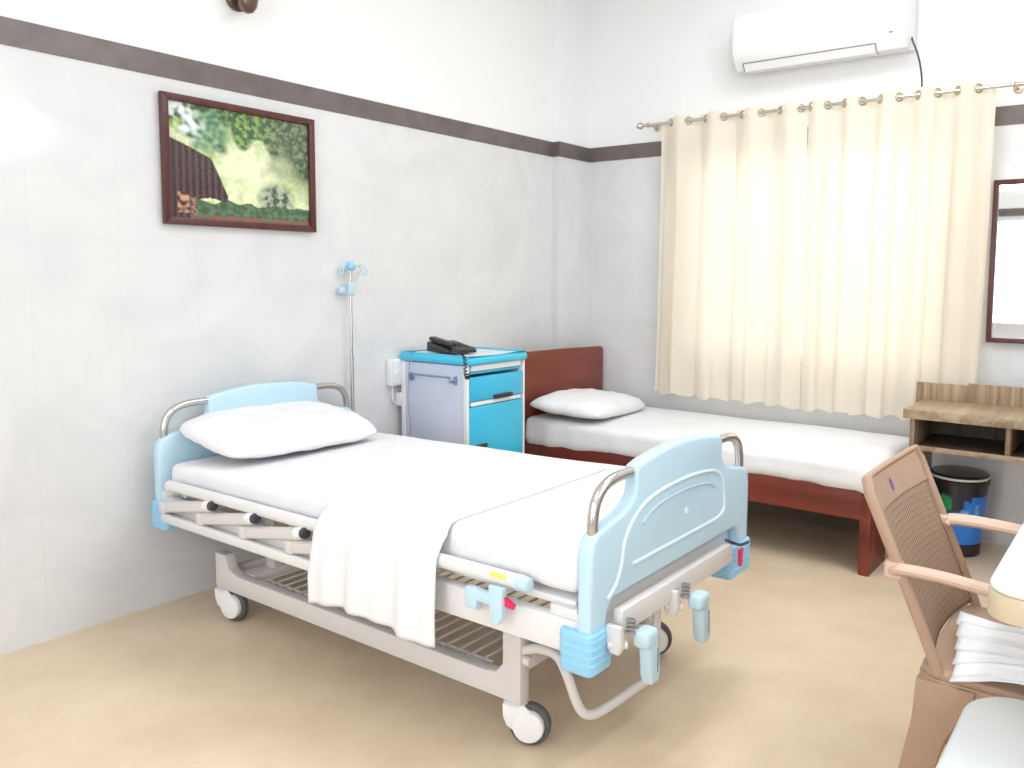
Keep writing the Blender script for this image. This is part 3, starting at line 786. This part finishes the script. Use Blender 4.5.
# ---------------------------------------------------------------- desk
dk = thing('desk', 'brown wood grain desk with open shelf right of the bed', 'desk', (2.302, -.185, 0))
MB().box(0, 1.15, -.435, -.052, .703, .747, .003).build('desktop', 'deskx', dk)
MB().box(-.035, .200, -.050, -.028, .703, .832, .002).build('back_ledge', 'desk', dk)
MB().box(.201, 1.15, -.030, -.004, .703, .840, .002).box(.0, 1.15, -.0515, -.031, .703, .7465, 0).build('back_ledge', 'desk', dk)
MB().box(.030, .052, -.422, -.03, 0, .702, .002).build('side_panel', 'desk', dk)
MB().box(1.10, 1.122, -.422, -.03, 0, .702, .002).build('side_panel', 'desk', dk)
sh = MB().box(.053, 1.099, -.412, -.03, .558, .578, .001).build('shelf', 'desk_shade', dk, label='shelf board with shade painted into its colour')
MB().box(.053, 1.099, -.421, -.4125, .557, .579, .001).build('edge_strip', 'deskx', sh, label='light wood edge strip')
MB().box(.432, .452, -.418, -.045, .579, .702, .002).build('divider', 'desk', dk)
MB().box(.053, 1.099, -.042, -.030, .579, .702, 0).build('back_panel', 'desk_shade', dk)

# waste bin
bn = thing('waste_bin', 'blue and black printed waste bin with white rim under the desk', 'bin', (2.490, -.235, 0))
bd = MB().lathe([(.112, .065), (.118, .12), (.124, .20), (.130, .28), (.135, .352), (.135, .356)], 72).bm
bmesh.ops.subdivide_edges(bd, edges=[e for e in bd.edges if abs(e.verts[0].co.z - e.verts[1].co.z) > .02], cuts=7)
bb = MB(); bb.bm.free(); bb.bm = bd
body = bb.build('body', 'bin_', bn, smooth=50)
at = body.data.color_attributes.new('ink', 'FLOAT_COLOR', 'POINT')
for i, v in enumerate(body.data.vertices):
    a = math.atan2(v.co.y, v.co.x) + PI / 2 - .12; z = v.co.z
    n = nz(v.co.x * 25, v.co.y * 25, z * 22); m = nz(v.co.x * 60, v.co.y * 60, z * 50)
    edge = .235 + .09 * a + n * .05 if a < .5 else .30
    c = (.02, .22, .78) if z < edge else (.008, .012, .03)
    if z < edge and abs(z - (.215 + n * .05)) < .02 and abs(a) < .9 and m > -.1: c = (.20, .48, .85)
    if z > edge - .03 and math.hypot(a + .45, (z - .265) * 7) < .30 and n > -.2: c = (.02, .30, .10)
    at.data[i].color = (*c, 1)
MB().lathe([(.100, 0), (.108, .003), (.112, .066), (.05, .066)], 48).build('base', 'black', bn)
MB().lathe([(.130, .350), (.140, .353), (.141, .374), (.136, .379), (.128, .379)], 48, cap=False).build('rim', 'black', bn)
MB().lathe([(.126, .378), (.134, .380), (.134, .390), (.126, .392)], 48, cap=False).build('liner_rim', 'white', bn, label='white rim')
MB().lathe([(.133, .391), (.136, .396), (.130, .404), (.07, .409), (.01, .410)], 48).build('lid', 'black', bn, label='black lid')

# ---------------------------------------------------------------- plastic armchair
ch = thing('plastic_armchair', 'tan moulded plastic armchair with ribbed back facing the cream table', 'chair', (3.045, -2.325, 0))
def back_pt(s, t, off=0):     # s -1..1 across, t 0..1 up
    z = .415 + .445 * t - .016 * (1 - s * s) * t ** 3
    w = .240 + .010 * t - .02 * max(0, t - .93) / .07 * abs(s) ** 8
    x = -.192 - .178 * t ** 1.05 + .035 * s * s * (1 - .3 * t) + off
    return Vector((x, s * w, z))
def shell(t0, t1, s0, s1, name, mat, off, th=.007, nu=30, nv=24, **kw):
    b = MB().grid(lambda a, c: back_pt(s0 + (s1 - s0) * a, t0 + (t1 - t0) * c, off), nu, nv)
    o = b.build(name, mat, ch, smooth=60, **kw)
    m = o.modifiers.new('thickness', 'SOLIDIFY'); m.thickness = th; m.offset = 0
    return o
shell(.80, 1, -.97, .97, 'top_band', 'chair', 0, .012)
shell(.06, .80, -.93, .93, 'ribbed_back', 'chair_s', 0, .006, label='darker finely ribbed back panel')
bf = MB()
edge = [back_pt(-1, i / 14) for i in range(15)] + [back_pt(-1 + i / 8, 1) for i in range(1, 17)] + [back_pt(1, 1 - i / 14) for i in range(1, 15)]
bf.tube(edge, .009, 10, smooth=False, flat=.014)
bf.build('back_frame', 'chair', ch)
em = MB().grid(lambda a, c: back_pt(-.03 + .05 * (.15 + .85 * a) * math.cos(c * 2 * PI), .895 + .042 * (.15 + .85 * a) * math.sin(c * 2 * PI), .0075), 4, 20).build('emblem', 'purple', ch, label='small purple emblem on the chair back')
# seat with rounded corners
def seatpts(g=0):
    pts = []
    for cx_, cy_, a0 in ((.20, .20, 0), (-.155, .195, 90), (-.155, -.195, 180), (.20, -.20, 270)):
        for k in range(7):
            a = math.radians(a0 + k * 15); pts.append((cx_ + (.05 + g) * math.cos(a), cy_ + (.05 + g) * math.sin(a)))
    return pts
MB().prism(seatpts(), .405, .428, 'z', .008, 3).prism(seatpts(.004), .375, .410, 'z', .003).build('seat', 'chair', ch)
for s in (-1, 1):
    # arm
    y = s * .262
    MB().tube([(-.262, s * .240, .648), (-.24, s * .256, .660), (-.15, y, .662), (0, y + s * .006, .652), (.12, y + s * .004, .646), (.185, y, .630), (.215, y - s * .003, .585), (.222, y - s * .008, .50), (.225, y - s * .018, .41)], .026, 12, k=5, flat=.0145).build('armrest', 'chair_l', ch, label='lighter tan curved armrest')
    MB().softbox(-.292, -.245, s * .242 - .017, s * .242 + .017, .628, .675, .012, (5, 5, 5)).build('arm_joint', 'chair_l', ch)
    # rear leg: wide tapering panel with a flange
    a, b_ = sorted((s * .222, s * .258))
    rl = MB().prism([(-.205, .405), (-.075, .405), (-.082, .372), (-.135, .27), (-.16, .17), (-.185, 0), (-.262, 0), (-.236, .17), (-.212, .30)], a, b_, 'y', .004)
    rl.build('leg', 'chair', ch)
    fl = MB().prism([(.215, .405), (.09, .405), (.13, .36), (.165, .2), (.185, 0), (.250, 0), (.235, .2)], a, b_, 'y', .004)
    fl.prism([(s * .252, .40), (s * .15, .40), (s * .19, .27), (s * .205, 0), (s * .252, 0)], .212, .228, 'x', .003)
    fl.build('leg', 'chair', ch)

# stack of white papers lying on the seat (each sheet a curling leaflet)
papers = []
for k in range(5):
    def fn(a, b, k=k):
        x = -.165 + .34 * a + .010 * k; y = -.060 - .046 * k + (.052 + .012 * math.sin(k * 2)) * b - .05 * a * (k - 1) * .35
        curl = .010 * k * a + .018 * math.sin(a * PI * .9) * (k / 5)
        return Vector((x, y + .012 * math.sin(a * 3 + k) + .018 * (1 - min(1, a * 4)) * (2 - k), .433 + .008 * (4 - k) + curl + .016 * b * b + .004 * nz(a * 4, b * 4, k)))
    o = MB().grid(fn, 24, 12).build('paper', 'paper', loc=ch.location, smooth=60)
    m = o.modifiers.new('thickness', 'SOLIDIFY'); m.thickness = .003; m.offset = 0
    tag(o, 'white printed paper in the loose pile on the tan armchair seat', 'paper', 'papers piled on the armchair seat')

# ---------------------------------------------------------------- cream topped table
tb = thing('table', 'cream topped table with tan rounded edge at the right border', 'table', (3.020, -2.885, 0))
MB().prism(rr(0, .80, 0, 1.45, .06), .700, .752, 'z', .004).build('top_edge', 'tan', tb, label='tan table edge')
MB().prism(rr(.002, .798, .002, 1.448, .06), .7525, .765, 'z', .004, 3).build('tabletop', 'cream', tb, label='cream laminate tabletop')
for x in (.30, .74):
    for y in (.06, 1.38): MB().box(x - .02, x + .02, y - .02, y + .02, 0, .70, .004).build('leg', 'brown', tb)
MB().box(.10, .74, .045, .065, .675, .70, .002).box(.10, .74, 1.37, 1.39, .675, .70, .002).build('underframe', 'brown', tb)

# pale stool in the near right corner
st = thing('plastic_stool', 'pale grey white plastic stool with rounded seat at the bottom right corner', 'stool', (3.197, -2.885, 0))
MB().prism(rr(-.225, .225, -.25, .25, .11, 10), .418, .452, 'z', .016, 4).build('seat', 'stool', st)
for sx in (-1, 1):
    for sy in (-1, 1):
        x, y = sx * .15, sy * .17
        lg = MB().tube([(x, y, .42), (x + sx * .02, y + sy * .02, .2), (x + sx * .035, y + sy * .035, .0)], .022, 10)
        lg.build('leg', 'offw', st)
MB().tube([(-.165, -.185, .22), (.165, -.185, .22), (.165, .185, .22), (-.165, .185, .22)], .010, 8, smooth=False, closed=True).build('stretcher', 'offw', st)

# ---------------------------------------------------------------- room lights and added fill
def area(name, loc, rot, sx, sy, power, colr=(.95, .975, 1)):
    l = bpy.data.lights.new(name, 'AREA'); l.shape = 'RECTANGLE'; l.size = sx; l.size_y = sy; l.energy = power; l.color = colr
    o = bpy.data.objects.new(name, l); col.objects.link(o); o.location = loc; o.rotation_euler = rot; return o
def tube_fixture(loc, rotz, label, group):
    t = thing('tube_light', label, 'light', loc, rotz, group)
    MB().box(-.62, .62, -.03, .03, .0, .036, .006).build('batten', 'white', t)
    MB().cyl((-.60, 0, -.02), (.60, 0, -.02), .014).build('tube', 'tube', t)
    for x in (-.605, .605): MB().box(x - .012, x + .012, -.018, .018, -.038, .002, .004).build('tube_holder', 'white', t)
for i, (x, y, pw) in enumerate([(2.0, -1.4, 25), (2.0, -4.4, 6), (3.5, -2.0, 23), (3.5, -5.0, 6)]):
    tube_fixture((x, y, ZC - .036), PI / 2, 'long white fluorescent tube fitting on the ceiling', 'ceiling tube lights')
    area('ceiling_tube_lamp', (x, y, ZC - .10), (0, 0, 0), .35, 1.3, pw)
# right wall tubes with their lamp; the back wall lamp is added fill
def wall_tube(mx, loc, sc, label):
    tube_fixture(loc, 0, label, None)
    o = [q for q in col.objects if q.name.startswith('tube_light')][-1]
    m = Matrix(mx).transposed().to_4x4() @ Matrix.Diagonal((sc, 1, 1, 1)); m.translation = Vector(loc); o.matrix_world = m
RIGHTW = ((0, 1, 0), (0, 0, 1), (1, 0, 0))
wall_tube(RIGHTW, (XR - .036, -2.45, 2.55), 1, 'long fluorescent tube fitting high on the right wall')
wall_tube(RIGHTW, (XR - .036, -5.50, 2.27), .55, 'short fluorescent tube fitting on the right wall, upper of two')
wall_tube(RIGHTW, (XR - .036, -5.50, 2.05), .55, 'short fluorescent tube fitting on the right wall, lower of two')
area('back_wall_fill_lamp', (2.2, YB + .12, 2.5), (math.radians(78), 0, 0), 2.6, .16, 20)  # no tube hangs here, added to brighten the far wall
area('right_wall_tube_lamp', (XR - .12, -2.6, 2.45), (math.radians(78), 0, math.radians(90)), 2.0, .16, 13)

area('side_fill_lamp', (XR - .12, -5.0, 1.45), (math.radians(90), 0, math.radians(62)), 1.3, 1.2, 31, (.93, .97, 1))  # added low fill from the right, its window is invented
area('back_low_fill_lamp', (2.0, YB + .12, 1.45), (math.radians(90), 0, math.radians(10)), 1.5, 1.2, 36, (.93, .97, 1))  # added frontal fill at low height, no known window behind it
w = bpy.data.worlds.new('daylight'); scene.world = w; w.use_nodes = True
bg = w.node_tree.nodes['Background']; bg.inputs['Color'].default_value = (.93, .97, 1, 1); bg.inputs['Strength'].default_value = 1.3
sun = area('window_daylight', (1.6, .9, 1.7), (math.radians(-90), 0, 0), 2.2, 2.0, 16, (1, .98, .94))

# ---------------------------------------------------------------- camera
cam = bpy.data.cameras.new('camera'); co = bpy.data.objects.new('camera', cam); col.objects.link(co)
Rv = Vector((0.81571727, 0.57837607, 0.00929872)); Uv = Vector((-0.05876191, 0.06686186, 0.99603039)); Fv = Vector((-0.57545841, 0.81302559, -0.08852685))
mw = Matrix((Rv, Uv, -Fv)).transposed().to_4x4(); mw.translation = Vector((3.26985566, -4.55999712, 1.34664336))
co.matrix_world = mw
cam.sensor_fit = 'HORIZONTAL'; cam.sensor_width = 36; cam.lens = 815.0563 / 1024 * 36
cam.shift_x = -74.007 / 1024; cam.shift_y = -34.515 / 1024
cam.clip_start = .05; cam.clip_end = 100
scene.camera = co
vs = scene.view_settings
vs.view_transform = 'Standard'; vs.look = 'None'; vs.gamma = 1; vs.use_curve_mapping = False; vs.exposure = -0.04
